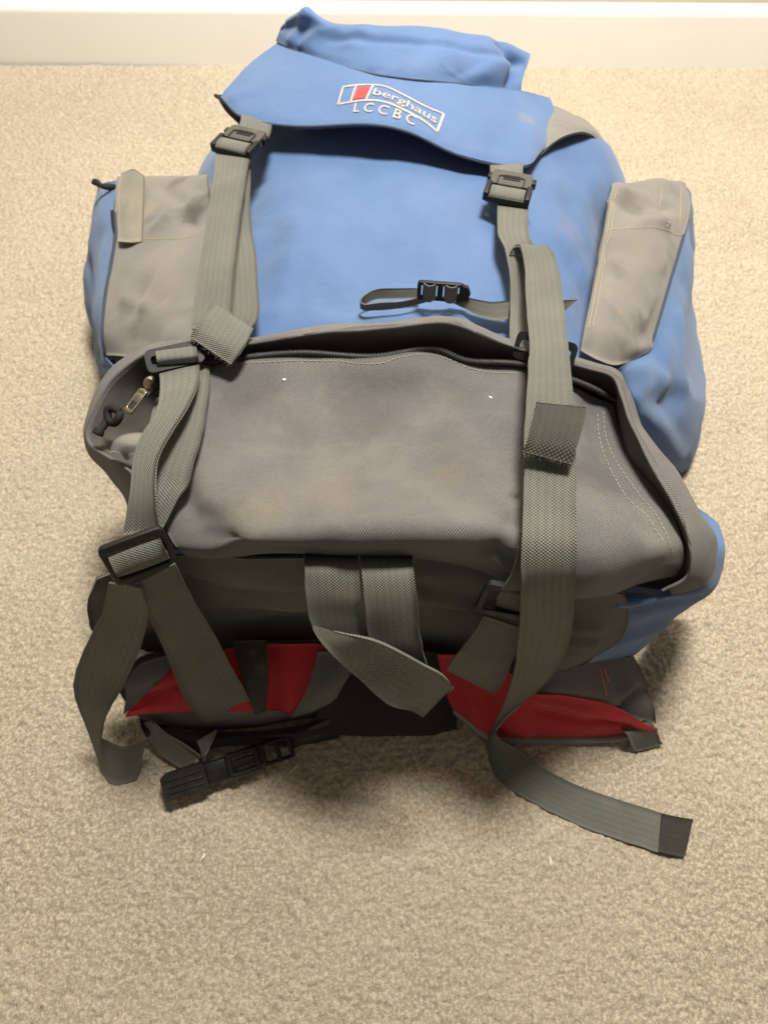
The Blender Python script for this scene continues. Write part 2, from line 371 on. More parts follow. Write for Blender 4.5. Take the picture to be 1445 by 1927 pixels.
G = wrinkle(G, [(.16, .006, 1), (.07, .0055, 2), (.035, .0026, 3), (.016, .0009, 4)],
    [([(-.1203,.6726,.28),(-.0836,.6,.28),(-.0969,.5001,.28)], .004, .012), ([(.1844,.7006,.26),(.1943,.625,.26),(.1757,.5382,.27)], .005, .012), ([(.0798,.5862,.285),(.1314,.4949,.285)], -.003, .012),
     ([(-.0449,.6912,.285),(.0191,.5938,.285),(.0375,.5217,.285)], -.003, .02), ([(-.1047,.4817,.282),(-.0106,.4772,.282),(.1099,.4595,.282)], .004, .008), ([(.1625,.4905,.27),(.1894,.4938,.26)], .005, .008), ([(-.1114,.6984,.28),(-.0653,.6559,.283),(-.012,.6517,.283)], .002, .005), ([(.1597,.6446,.27),(.1898,.6146,.262),(.2011,.5694,.255)], .003, .005), ([(.1618,.5721,.272),(.1911,.5838,.262)], -.0025, .005), ([(-.1248,.6,.28),(-.095,.5412,.28)], .0025, .005), ([(.0201,.667,.284),(.0929,.6288,.282)], .002, .006), ([(.1925,.7246,.262),(.2245,.6881,.25)], .003, .007)], 1 if (normals(G).reshape(-1,3) @ np.array((0,-.5,1))).mean() > 0 else -1)
body = shell('main_sack', G, 'blue_nylon', pack, 0)
body_bvh = bvh_of(body)

def seam_on(name, line, bvh, parent, rad=.0008):
    return tube(name, [snap(q, bvh, .0002) for q in resample(line, .006)], rad, 'blue_cordura', parent, n=2, seg=6)
body_bvh = bvh_grid(G)
# grey yoke round the mouth of the sack
patch('yoke', [[(.1469,.701,.266),(.1836,.7461,.268),(.2132,.7733,.262),(.2358,.7942,.246),(.2629,.8247,.21)],[(.1543,.7527,.268),(.1855,.7763,.27),(.2152,.7889,.262),(.2411,.8074,.242),(.2654,.833,.21)],[(.1704,.8253,.25),(.1915,.8297,.258),(.2248,.8319,.244),(.2518,.8438,.222),(.2767,.8655,.19)]], 'grey_panel', pack, thick=.004, amps=[(.03, .001, 5)])
patch('yoke', [[(-.1903,.8256,.274),(-.1791,.8096,.264),(-.1602,.785,.262)],[(-.185,.8303,.27),(-.1688,.8019,.27),(-.1488,.7809,.272)],[(-.1766,.8643,.255),(-.1569,.8295,.26),(-.1372,.7929,.27)]], 'black_foam', pack, thick=.004)

# ---- lid: front flap, lid pocket, logo
r0 = np.array([(-.1808,.8093,.28),(-.1493,.759,.288),(-.0885,.722,.302),(-.0171,.7002,.318),(.025,.6919,.315),(.0675,.6791,.302),(.1066,.6759,.292),(.1444,.6851,.282),(.1596,.7134,.274),(.1919,.7862,.255)])
r4 = np.array([(-.1232,.8983,.292),(-.0989,.8596,.302),(-.0646,.8221,.312),(-.0181,.7846,.32),(.018,.7749,.32),(.0569,.7752,.316),(.0919,.7867,.306),(.1522,.8229,.278),(.1718,.8337,.268),(.1917,.8422,.258)])
rows = [r0] + [r0 * (1 - k) + r4 * k + np.array((0, 0, b)) for k, b in ((.1, .003), (.35, .006), (.65, .005))] + [r4]
flap, FG = patch('lid', rows, 'blue_nylon', pack, 12, 10, .003, [(.09, .003, 11), (.035, .0012, 12)],
    [([(-.1646,.7979,.285),(-.1286,.7944,.29),(-.1052,.8071,.3)], .003, .008), ([(.113,.7012,.29),(.1475,.7623,.28),(.1712,.8079,.27)], -.003, .014), ([(-.0663,.7437,.32),(-.0119,.712,.32)], -.002, .02)], ret=True)
flap_bvh = bvh_grid(FG)
top = [r4[:8]] + [np.array(q) for q in [[(-.1185,.8985,.3),(-.0959,.8616,.31),(-.0614,.8278,.32),(-.0125,.7966,.327),(.0218,.7887,.327),(.0642,.79,.323),(.1035,.8019,.312),(.1528,.8296,.286)],[(-.1144,.9024,.306),(-.0908,.8724,.32),(-.0586,.8417,.328),(-.0126,.8218,.334),(.0242,.8137,.335),(.0692,.8141,.33),(.1096,.8217,.32),(.1581,.8461,.292)],[(-.1092,.8934,.315),(-.0851,.8707,.336),(-.0564,.8529,.332),(-.0127,.8408,.337),(.0267,.8346,.338),(.0727,.8409,.33),(.1188,.8466,.32),(.163,.86,.296)]]]
e = top[-1]; top += [e + np.array((0, .012, -.008)), e + np.array((.0, .035, -.05)) , e * np.array((.95, 1, 0)) + np.array((0, .045, .13))]
lidp, LG = patch('lid_pocket', top, 'blue_nylon', flap, 10, 10, .0025, [(.07, .003, 21), (.03, .0014, 22)],
    [([(-.1054,.8724,.31),(-.0852,.8706,.335)], .005, .007), ([(-.064,.8378,.33),(-.0126,.8219,.335),(.0431,.8117,.335),(.1181,.8217,.32),(.1487,.8421,.3)], -.005, .005), ([(-.0458,.7923,.325),(-.035,.8131,.33),(-.0701,.8381,.325)], -.004, .012), ([(.0317,.7825,.325),(.0713,.8023,.325)], .003, .015), ([(.1386,.8094,.29),(.1484,.8379,.3),(.1265,.8467,.315)], -.012, .007), ([(-.057,.803,.33),(-.024,.8343,.335)], .004, .010), ([(-.0955,.8562,.31),(-.0708,.8539,.325),(-.0472,.8462,.33)], .0025, .0035), ([(-.0125,.7874,.325),(.0098,.808,.33),(.0545,.811,.33)], .002, .004), ([(.0763,.7817,.32),(.1177,.8166,.32)], -.0025, .004), ([(.1217,.7971,.3),(.1405,.8236,.305)], .003, .004), ([(.0996,.7906,.315),(.1374,.8299,.31)], .005, .01)], ret=True)
tube('seam', [p + np.array((0, -.0005, .0002)) for p in r4[:8]], .0011, 'seam_dark', flap)
tube('binding', r0 + np.array((0, 0, -.0015)), .0016, 'seam_dark', flap)
def printed(name, polys, mat):
    V = []; F = []
    for p in polys:
        a = np.array(p, float); k = len(V); n = 7
        for i in range(n):
            for j in range(n):
                x, y = i / (n - 1), j / (n - 1); V.append(snap((a[0] * (1 - x) + a[1] * x) * (1 - y) + (a[3] * (1 - x) + a[2] * x) * y, flap_bvh, .0007))
        F += [[k + i * n + j, k + i * n + j + 1, k + (i + 1) * n + j + 1, k + (i + 1) * n + j] for i in range(n - 1) for j in range(n - 1)]
    return raw(name, V, F, mat, flap, smooth=False)
def strip(pts, wd):
    p = cr(np.array(pts, float), 6); T = np.gradient(p, axis=0); sd = np.stack([-T[:, 1], T[:, 0], 0 * T[:, 0]], 1); sd /= np.linalg.norm(sd, axis=1, keepdims=True)
    a, b = p + sd * wd / 2, p - sd * wd / 2
    return [[a[i], a[i + 1], b[i + 1], b[i]] for i in range(len(p) - 1)]
LH = .32
pl = []
for seg, wd in (([(-.0482,.7364,.32),(-.0453,.7465,.32),(-.0418,.7578,.32)], .0024), ([(-.0429,.7587,.32),(-.0177,.7568,.32),(.0003,.754,.32),(.0203,.741,.32),(.0415,.7281,.32),(.0616,.7209,.32)], .0024), ([(.0616,.7218,.32),(.0584,.7076,.32),(.0552,.6945,.32)], .0028), ([(-.0487,.7364,.32),(-.0175,.7327,.32),(.004,.7263,.32),(.0252,.7138,.32),(.0408,.7041,.32),(.0557,.6936,.32)], .0024),
                ([(-.0342,.7345,.32),(-.0312,.7456,.32),(-.0281,.7568,.32)], .002), ([(-.0175,.7336,.32),(-.0143,.7437,.32),(-.0112,.7549,.32)], .0022)):
    pl += strip(seg, wd)
printed('logo_frame', pl, 'logo_white')
printed('logo_square', [[(-.0315,.7373,.32),(-.0259,.754,.32),(-.0139,.7531,.32),(-.0186,.7364,.32)]], 'logo_red')
def lettering(name, text, quad_pts, wdt=1.0):
    """text mesh laid along the strip given by lower-left.. upper-left polylines, pressed on the lid"""
    lo, hi = np.array(quad_pts[0], float), np.array(quad_pts[1], float)
    cu = bpy.data.curves.new(name, 'FONT'); cu.body = text; cu.resolution_u = 3; cu.offset = .008
    ob = bpy.data.objects.new(name, cu); COL.objects.link(ob); dg = bpy.context.evaluated_depsgraph_get(); me = bpy.data.meshes.new_from_object(ob.evaluated_get(dg)); bpy.data.objects.remove(ob)
    P = np.array([v.co[:] for v in me.vertices]); x0, x1 = P[:, 0].min(), P[:, 0].max(); y0, y1 = P[:, 1].min(), P[:, 1].max()
    s = np.linspace(0, 1, len(lo))
    for v, p in zip(me.vertices, P):
        a = (p[0] - x0) / (x1 - x0); b = (p[1] - y0) / (y1 - y0)
        q = np.array([np.interp(a, s, lo[:, k]) for k in range(3)]) * (1 - b) + np.array([np.interp(a, s, hi[:, k]) for k in range(3)]) * b
        v.co = snap(q, flap_bvh, .0009)
    me.name = name
    return link(me, name, 'logo_white', flap)
lettering('lettering', 'berghaus', [[(-.0121,.7364,.32),(.0094,.7263,.32),(.0305,.7129,.32),(.0518,.6997,.32)],[(-.009,.7502,.32),(.0127,.74,.32),(.034,.7263,.32),(.056,.7147,.32)]])
lettering('lettering', 'L C C B C', [[(-.0317,.72,.32),(-.0119,.7147,.32),(.0092,.7058,.32),(.0301,.6962,.32)],[(-.0293,.7318,.32),(-.0088,.7263,.32),(.0125,.7182,.32),(.0325,.7085,.32)]])

# ---- side pockets
def side_pocket(panel, gus, pa, fold_p, fold_g, seed):
    p, PGr = patch('side_pocket', panel, 'grey_panel', pack, 8, 10, .002, [(.06, .005, seed), (.025, .002, seed + 1)], fold_p, ret=True, pin=.12)
    g = patch('gusset', gus, 'blue_cordura', p, 8, 10, .002, [(.06, .006, seed + 2), (.025, .002, seed + 3)], fold_g, up=pa, pin=.12)
    return p, g, bvh_grid(PGr)
Lp = [[(-.3469,.8622,.14),(-.3083,.8472,.15),(-.2637,.8397,.16),(-.2158,.8117,.18)],[(-.324,.8016,.185),(-.284,.7798,.2),(-.2416,.7679,.212),(-.1955,.7366,.235)],[(-.3155,.7768,.2),(-.2762,.7541,.215),(-.2345,.7408,.228),(-.1894,.711,.25)],[(-.3073,.7181,.2),(-.2682,.6938,.219),(-.228,.6814,.232),(-.1809,.6582,.25)],[(-.2979,.6693,.2),(-.2631,.649,.217),(-.2245,.6334,.23),(-.1774,.6048,.252)],[(-.2966,.6005,.195),(-.255,.5771,.217),(-.2163,.5548,.238),(-.1778,.5399,.25)],[(-.2953,.5528,.185),(-.2581,.5302,.207),(-.2171,.508,.228),(-.1776,.4955,.246)],[(-.2958,.5356,.165),(-.2588,.5085,.192),(-.2252,.4854,.204),(-.1856,.4584,.235)]]
Lg = [[(-.3182,.7887,.19),(-.3469,.8112,.17),(-.383,.87,.12),(-.4443,1.0048,.0)],[(-.3073,.7181,.2),(-.3452,.7547,.17),(-.3836,.8125,.11),(-.4366,.9142,.0)],[(-.2979,.6693,.2),(-.342,.7143,.16),(-.3805,.7588,.1),(-.4238,.8293,.0)],[(-.2966,.6005,.195),(-.3341,.6441,.15),(-.369,.6843,.09),(-.4024,.7356,.0)],[(-.2953,.5528,.185),(-.3237,.58,.14),(-.3522,.6177,.07),(-.3685,.6343,.0)],[(-.2958,.5356,.165),(-.3082,.55,.13),(-.3336,.5842,.06),(-.3444,.5792,.0)],[(-.2666,.5151,.17),(-.2901,.5311,.13),(-.3191,.5613,.06),(-.3347,.5666,.0)]]
sl, slg, bl = side_pocket(Lp, Lg, (-1, -.3, .4), [([(-.2006,.6213,.23),(-.2342,.58,.225),(-.2702,.5432,.21)], -.004, .009), ([(-.2002,.5976,.23),(-.2349,.5501,.225)], .004, .01), ([(-.2494,.7241,.23),(-.2165,.6862,.235),(-.1954,.6418,.24)], -.005, .008), ([(-.2453,.6566,.228),(-.2008,.684,.24)], .004, .007), ([(-.2701,.5731,.21),(-.2221,.5356,.225),(-.1843,.5225,.245)], .004, .007), ([(-.281,.7194,.22),(-.2363,.7151,.23)], .003, .012), ([(-.2645,.5239,.2),(-.1981,.5052,.22)], -.003, .012)],
    [([(-.297,.5401,.15),(-.2666,.5151,.17)], .008, .008), ([(-.3545,.7103,.13),(-.3341,.6222,.13)], -.006, .012)], 31)
Rp = [[(.2824,.8071,.17),(.3143,.8229,.16),(.3533,.843,.15),(.3916,.8525,.14)],[(.2529,.7278,.23),(.28,.7379,.224),(.3191,.7629,.21),(.3617,.7857,.19)],[(.2445,.7005,.246),(.2707,.7105,.24),(.3094,.7365,.225),(.3512,.7602,.205)],[(.233,.6582,.25),(.2634,.6737,.24),(.2977,.6858,.232),(.3499,.7247,.202)],[(.222,.6174,.25),(.2498,.6307,.247),(.2885,.6516,.232),(.3355,.683,.198)],[(.2021,.5456,.25),(.2277,.5467,.249),(.2609,.5628,.234),(.3031,.6023,.197)],[(.1879,.4976,.248),(.2107,.4968,.246),(.2404,.5123,.23),(.2808,.5451,.193)],[(.1825,.4733,.24),(.1979,.4634,.238),(.2242,.4741,.22),(.2707,.5215,.187)]]
Rg = [[(.3527,.7651,.2),(.3761,.79,.17),(.4126,.855,.1),(.4623,.9501,.0)],[(.3511,.7273,.2),(.3716,.7534,.165),(.4042,.8042,.1),(.4518,.8909,.0)],[(.3355,.683,.198),(.3611,.7033,.16),(.395,.7359,.09),(.4316,.7919,.0)],[(.3031,.6023,.197),(.3431,.6252,.16),(.3823,.6529,.09),(.4169,.6917,.0)],[(.2808,.5451,.193),(.3116,.5473,.175),(.3676,.5682,.1),(.4046,.5835,.0)],[(.2707,.5215,.187),(.2921,.4931,.175),(.3629,.5235,.09),(.3937,.5417,.0)],[(.2279,.4802,.21),(.2584,.4551,.18),(.3403,.4847,.08),(.3787,.5081,.0)],[(.2252,.4788,.2),(.2509,.4539,.16),(.324,.4709,.06),(.3638,.4925,.0)]]
sr, srg, br = side_pocket(Rp, Rg, (1, -.3, .4), [([(.2418,.6817,.245),(.269,.6668,.24),(.323,.7058,.22)], -.005, .008), ([(.257,.6971,.24),(.2877,.6994,.235)], .004, .007), ([(.2646,.6463,.243),(.3091,.6731,.225)], .004, .006), ([(.22,.5825,.25),(.2539,.5787,.24),(.2982,.6201,.21)], .003, .006), ([(.234,.5959,.245),(.24,.5276,.24)], -.003, .014), ([(.2118,.5276,.24),(.2626,.5334,.22)], .003, .01), ([(.2346,.4915,.22),(.2761,.526,.19)], .004, .008)],
    [([(.2274,.4768,.21),(.2682,.4977,.19),(.2859,.4889,.18)], .007, .010), ([(.2418,.467,.19),(.2742,.4663,.17),(.3105,.4927,.15)], -.006, .012), ([(.2494,.4464,.17),(.2848,.48,.17)], .005, .006), ([(.3104,.5729,.18),(.3197,.5106,.15)], .006, .01), ([(.2769,.4615,.15),(.3324,.4767,.06)], .008, .012), ([(.357,.646,.14),(.3663,.5682,.1)], -.004, .01)], 41)
patch('tab', [[(-.3037,.7661,.216),(-.2882,.7653,.222),(-.2715,.7482,.226)],[(-.304,.7507,.214),(-.2861,.7439,.221),(-.2676,.7329,.227)],[(-.2977,.704,.211),(-.2788,.6925,.22),(-.2612,.6848,.226)],[(-.288,.6561,.211),(-.271,.6449,.219),(-.2563,.6406,.224)]], 'beige_tape', sl, 6, 6, .0018, [(.02, .0012, 7)])
stitches('stitching', [[(-.2749,.7397,.222),(-.2673,.6899,.222),(-.2588,.6455,.222)], [(-.2973,.6693,.2),(-.2631,.649,.217),(-.2245,.6334,.23),(-.1856,.6222,.236)]], sl, bl)
stitches('stitching', [[(.2437,.6916,.25),(.2346,.654,.25),(.2241,.6135,.25),(.2042,.542,.25),(.1894,.4903,.25)], [(.2477,.6916,.25),(.2385,.654,.25),(.2284,.6135,.25),(.2083,.542,.25),(.1933,.4903,.25)], [(.3155,.731,.225),(.3057,.691,.228),(.3015,.6591,.226)], [(.3411,.7496,.21),(.3331,.7072,.212),(.3283,.6809,.204)], [(.2268,.6287,.24),(.2517,.6348,.243),(.2884,.6508,.232),(.3331,.6806,.2)]], sr, br)
tube('seam', [(-.3062,.7169,.201),(-.2967,.6681,.201),(-.295,.5984,.197),(-.2937,.5509,.187),(-.2943,.5338,.167)], .0014, 'seam_dark', sl)
tube('seam', [(.3343,.6806,.2),(.302,.6002,.199),(.2798,.5432,.195),(.2698,.5197,.189)], .0014, 'seam_dark', sr)
tube('cord_toggle', [(-.3174,.7768,.19),(-.3253,.77,.195),(-.3326,.7692,.197),(-.3423,.7784,.196),(-.345,.7776,.193)], .0038, 'cord_black', sl, rad=lambda s: .0026 + .0014 * np.abs(np.sin(s * 160)))
tube('piping', [(-.3101,.72,.2),(-.3052,.7,.2),(-.2996,.6823,.2)], .0022, 'cord_black', sl)

# ---- front pocket at the foot of the sack
Z0 = [(-.1896,.3941,.27),(-.1643,.4044,.285),(-.1312,.4068,.298),(-.0696,.4072,.307),(-.0096,.4024,.308),(.0375,.4099,.309),(.0671,.3997,.306),(.1109,.4011,.3),(.1578,.3934,.288),(.1946,.389,.27)]
FP = [Z0] + [[(-.1891,.354,.278),(-.1577,.3635,.29),(-.1264,.3625,.298),(-.0678,.3646,.3),(-.0094,.3641,.298),(.0365,.3652,.3),(.0653,.3591,.301),(.1068,.3555,.299),(.1537,.3548,.284),(.2006,.3578,.264)],[(-.1836,.3185,.285),(-.1485,.3123,.3),(-.1198,.3103,.303),(-.0644,.3103,.303),(-.0089,.309,.302),(.0346,.3084,.303),(.062,.3058,.304),(.101,.3011,.304),(.1513,.3042,.292),(.2135,.3196,.266)],[(-.1697,.2775,.29),(-.1368,.2668,.308),(-.1084,.2637,.317),(-.0602,.2644,.318),(-.0083,.2638,.319),(.0325,.265,.317),(.0622,.2643,.316),(.0996,.2617,.313),(.15,.262,.305),(.2226,.2864,.27)],[(-.1539,.2499,.29),(-.1259,.2405,.303),(-.098,.235,.318),(-.0578,.2351,.324),(-.008,.2371,.327),(.0311,.2383,.327),(.0637,.239,.322),(.1008,.2341,.312),(.1535,.2314,.303),(.2273,.258,.268)],[(-.1477,.2424,.283),(-.1236,.2345,.291),(-.101,.233,.299),(-.0599,.2338,.303),(-.0083,.234,.306),(.0321,.234,.306),(.0656,.2324,.301),(.1036,.2214,.288),(.1583,.2198,.278),(.2304,.2471,.254)],[(-.1487,.2477,.262),(-.1268,.242,.268),(-.1065,.2418,.272),(-.0637,.2449,.272),(-.0088,.2444,.272),(.0343,.2428,.27),(.0702,.2392,.263),(.1107,.2269,.25),(.168,.2239,.243),(.2286,.2413,.236)]]
fp, PG = patch('front_pocket', FP, 'grey_canvas', pack, 14, 12, .002, [(.11, .005, 51), (.05, .0025, 52), (.022, .0008, 53)],
    [([(-.1539,.2943,.3),(-.1394,.2613,.31),(-.1096,.2375,.315)], -.008, .012), ([(-.1268,.2506,.31),(-.0879,.2375,.315),(-.008,.237,.325),(.064,.2409,.32),(.0862,.2395,.315)], .0035, .007), ([(.087,.2478,.315),(.0754,.2319,.31),(.0872,.2247,.3)], -.006, .008),
     ([(-.122,.3636,.3),(-.0643,.3208,.31),(-.0311,.2828,.318)], -.003, .02), ([(.0298,.2984,.315),(.066,.2696,.318),(.0879,.2584,.315)], -.004, .02), ([(.173,.3794,.28),(.1788,.3319,.28),(.1929,.2928,.28)], -.006, .014), ([(.1491,.2787,.303),(.1683,.2497,.3),(.1986,.2448,.285)], .004, .016), ([(.1673,.2671,.3),(.1971,.2579,.285)], -.003, .008),
     ([(-.0351,.3935,.303),(.016,.399,.303),(.0583,.388,.303)], .003, .014), ([(-.0094,.3701,.305),(.0306,.3242,.312)], -.003, .025), ([(-.0597,.2345,.305),(-.0367,.2348,.32)], -.002, .008)], ret=True)
fpb = bvh_grid(PG)
I = [(.2164,.2385,.226),(.2312,.2422,.236),(.2302,.2597,.256),(.2193,.294,.262),(.1972,.3384,.26),(.1942,.3778,.257),(.1948,.3964,.257),(.1866,.4079,.26),(.1643,.4089,.268),(.1161,.4191,.278),(.0705,.4188,.283),(.0393,.4291,.286),(-.01,.4202,.286),(-.0732,.427,.283),(-.1384,.4279,.272),(-.1727,.4239,.26),(-.1976,.411,.246),(-.2086,.3877,.24),(-.2095,.3707,.24),(-.1941,.3367,.25),(-.1764,.2952,.26),(-.157,.2551,.265)]
K = [(.2178,.2358,.228),(.2318,.2402,.246),(.2278,.2543,.27),(.2168,.2827,.285),(.2044,.3152,.29),(.1951,.3519,.29),(.1914,.3756,.293),(.1847,.3933,.298),(.1595,.3996,.303),(.1008,.4095,.315),(.074,.4108,.328),(.0493,.4143,.336),(.0073,.4143,.332),(-.0515,.4152,.324),(-.126,.416,.308),(-.1869,.425,.295),(-.225,.4092,.28),(-.2412,.379,.27),(-.2424,.3525,.264),(-.2167,.3323,.266),(-.1912,.3098,.272),(-.1574,.2528,.278)]
O = [(.2296,.2383,.214),(.2615,.25,.213),(.2697,.2741,.228),(.2646,.2924,.235),(.246,.338,.24),(.229,.3845,.235),(.2216,.4182,.24),(.2101,.4378,.25),(.1798,.4414,.26),(.1113,.4547,.27),(.0824,.4602,.28),(.0554,.4673,.285),(.0081,.4622,.285),(-.0569,.4602,.28),(-.137,.454,.27),(-.2065,.47,.25),(-.2575,.4623,.22),(-.2783,.4312,.2),(-.2773,.3966,.19),(-.2565,.3741,.18),(-.2316,.3395,.185),(-.2196,.2835,.2)]
I, K, O = map(np.array, (I, K, O))
nk = normals(cr(np.stack([I, K, O], 1), 1))
ctr = I.mean(0); rim = np.stack([I + (ctr - I) * .14 + np.array((0, 0, -.03)), I, I * .45 + K * .55 + np.array((0, 0, -.002)), K * .93 + I * .07, K + np.array((0, 0, .0008)), K * .93 + O * .07, K * .5 + O * .5 + np.array((0, 0, .006)), O], 1)
rim[:, 1] += np.array((0, .004, -.010)); rim[:, 2] += np.array((0, .003, -.004))
rimo = patch('pocket_rim', rim[:, 3:], 'grey_canvas', fp, 8, 5, .001, [(.05, .0018, 61), (.02, .0006, 62)], up=(0, .2, 1))
patch('rim_lining', rim[:, :5], 'lining_shaded', fp, 8, 4, .0008, [(.05, .0018, 61), (.02, .0006, 62)], up=(0, -.6, 1))  # dark lining fabric, with the shade of the pocket mouth added to its colour
ins = []
for zline in (Z0,):
    zl = np.array(zline) + np.array((0, 0, .003))
tube('zip_coil', zl, .0021, 'coil', fp, n=60, seg=8, rad=lambda s: .0023 + .0008 * np.sin(s * 2 * math.pi / .0024))
stitches('stitching', [[(-.1311,.4003,.295),(-.0698,.4021,.302),(-.0096,.3973,.303),(.0376,.4052,.303),(.0672,.3943,.302),(.1086,.3947,.297)], [(.1836,.3806,.27),(.1845,.3468,.272),(.195,.3079,.275),(.2071,.2768,.277),(.2146,.2544,.275),(.2172,.2445,.264)], [(.1782,.3774,.272),(.1793,.3431,.275),(.1877,.3023,.28),(.1991,.2721,.282),(.2074,.2523,.279)]], fp, fpb, 'thread_grey')
# zip slider, pull tab and its cord
mt = basis([(-.194,.39,.284)][0], [(-.1874,.4004,.287)][0], [(-.2022,.3973,.284)][0])
bm = bmesh.new(); bmesh.ops.create_uvsphere(bm, u_segments=14, v_segments=10, radius=1, matrix=Matrix.Translation((.006, 0, .004)) @ Matrix.Diagonal((.0062, .0048, .0045, 1))); box(bm, (.002, 0, 0), (.012, .008, .0016))
sld = bm_obj('zip_slider', bm, 'nickel', fp, mt, 0)
bm = bmesh.new(); ring(bm, .024, .0085, .004, .0016, .0018, .0025); box(bm, (.004, 0, 0), (.009, .007, .0012)); bm.transform(Matrix.Translation((-.0135, 0, .0042)))
bm_obj('pull_tab', bm, 'nickel', fp, mt, .0003)
tube('pull_cord', [(-.2124,.3674,.285),(-.2178,.3703,.286),(-.223,.3697,.284),(-.2222,.3632,.28),(-.2169,.36,.28),(-.2126,.3622,.284),(-.2119,.3668,.285)], .0034, 'cord_black', fp)
tube('pull_cord', [(-.2226,.3653,.28),(-.2256,.3593,.278),(-.2284,.354,.278),(-.2298,.3506,.277)], .0033, 'cord_black', fp, rad=lambda s: .0032 + .0014 * (s > .012))
patch('zip_garage', [[(-.2176,.3337,.276),(-.2116,.3389,.286),(-.1985,.3427,.29),(-.1757,.3427,.29)],[(-.2082,.3295,.282),(-.1994,.331,.29),(-.189,.3311,.292),(-.171,.3286,.292)],[(-.2019,.3256,.276),(-.1971,.3262,.284),(-.1897,.3253,.286),(-.1736,.3218,.286)]], 'grey_panel', fp, 6, 6, .002)

# ---- base of the sack
BP = [[(-.2176,.2366,.25),(-.1565,.2468,.262),(-.0602,.246,.268),(.0227,.2438,.268),(.0902,.2372,.26),(.1462,.2235,.25),(.1813,.2217,.24)],[(-.24,.2385,.205),(-.1613,.2426,.24),(-.0619,.2398,.246),(.0233,.2367,.246),(.0926,.2287,.238),(.155,.2222,.22),(.1939,.2251,.215)],[(-.249,.2359,.175),(-.1682,.2429,.212),(-.0651,.242,.214),(.0245,.2383,.212),(.0974,.2302,.205),(.159,.2198,.192),(.1992,.2242,.19)],[(-.2539,.232,.145),(-.1835,.2529,.155),(-.0737,.2623,.135),(.0279,.2592,.13),(.1076,.2424,.14),(.157,.2178,.16),(.1981,.2202,.16)],[(-.2337,.2301,.115),(-.1916,.2501,.1),(-.0784,.2612,.085),(.0297,.2577,.08),(.1095,.2406,.09),(.1501,.2156,.125),(.1847,.2178,.13)],[(-.2231,.2334,.085),(-.1927,.2494,.05),(-.0829,.2563,.035),(.0314,.2564,.03),(.1066,.2343,.07),(.1373,.2163,.09),(.1648,.215,.1)]]
base = patch('base_panel', BP, 'base_canvas_shaded', pack, 8, 12, .002, [(.08, .006, 71), (.035, .0025, 72)], [([(-.1611,.2449,.225),(-.1066,.2442,.195),(-.0355,.2438,.21)], -.009, .008), ([(-.1705,.247,.205),(-.1352,.2469,.16),(-.0756,.2543,.16)], .012, .009), ([(-.1928,.2476,.17),(-.155,.2463,.13),(-.1091,.2554,.12)], .009, .007), ([(.1193,.2258,.2),(.1732,.2252,.19)], .005, .008), ([(.0324,.2381,.225),(.078,.2345,.19),(.101,.2308,.21)], .010, .008), ([(.0458,.251,.15),(.098,.2399,.14)], .008, .008), ([(.1409,.2217,.175),(.1743,.2207,.165)], .006, .006), ([(-.0447,.2444,.2),(-.0107,.2551,.14)], .008, .008)], up=(0, -1, .3))
# blue corner of the sack beside the base panel
patch('corner_panel', [[(.1786,.2492,.2),(.2112,.2573,.198),(.2457,.2785,.2),(.2655,.3092,.2),(.2748,.3365,.19)],[(.1782,.228,.222),(.2193,.2365,.216),(.2522,.2486,.214),(.2736,.2772,.222),(.2868,.3119,.2)],[(.1892,.2283,.205),(.2285,.235,.2),(.2675,.2478,.19),(.2907,.2808,.185),(.3031,.3176,.17)],[(.1926,.2231,.165),(.229,.2375,.165),(.2629,.2493,.16),(.3032,.2812,.14),(.3241,.324,.12)],[(.1834,.2166,.125),(.2136,.228,.125),(.2392,.2425,.12),(.2773,.2661,.1),(.3231,.3175,.06)],[(.1658,.2146,.095),(.1961,.2207,.095),(.2233,.2275,.09),(.2532,.2475,.06),(.3008,.3045,.02)]], 'blue_cordura', pack, 8, 8, .002, [(.05, .005, 81), (.02, .0012, 82)], [([(.2068,.235,.2),(.2566,.2488,.19)], -.008, .008), ([(.2017,.2263,.15),(.2449,.2424,.14)], .006, .01)], up=(.5, -1, .3))

# ---- hip belt and back padding under the sack
hb = patch('hip_belt', [[(-.2431,.1987,.085),(-.2246,.2224,.105),(-.1794,.2334,.1),(-.1204,.2385,.1),(-.0614,.2424,.095),(-.0164,.2387,.085)],[(-.2485,.1968,.06),(-.22,.2052,.08),(-.1703,.2138,.085),(-.1118,.2195,.08),(-.0621,.2247,.075),(-.026,.2264,.065)],[(-.2441,.1899,.04),(-.2066,.1896,.045),(-.1664,.1884,.04),(-.1144,.1922,.045),(-.0686,.2026,.045),(-.03,.2222,.05)],[(-.242,.1887,.025),(-.2063,.1842,.022),(-.1696,.1816,.02),(-.117,.1842,.022),(-.0645,.1968,.028),(-.0287,.2183,.04)],[(-.2434,.1903,.006),(-.2106,.1834,.004),(-.1729,.1804,.003),(-.1195,.1844,.004),(-.0606,.1968,.008),(-.0274,.2193,.015)]], 'grey_canvas', pack, 8, 10, .003, [(.05, .004, 91)], up=(0, -1, .5))
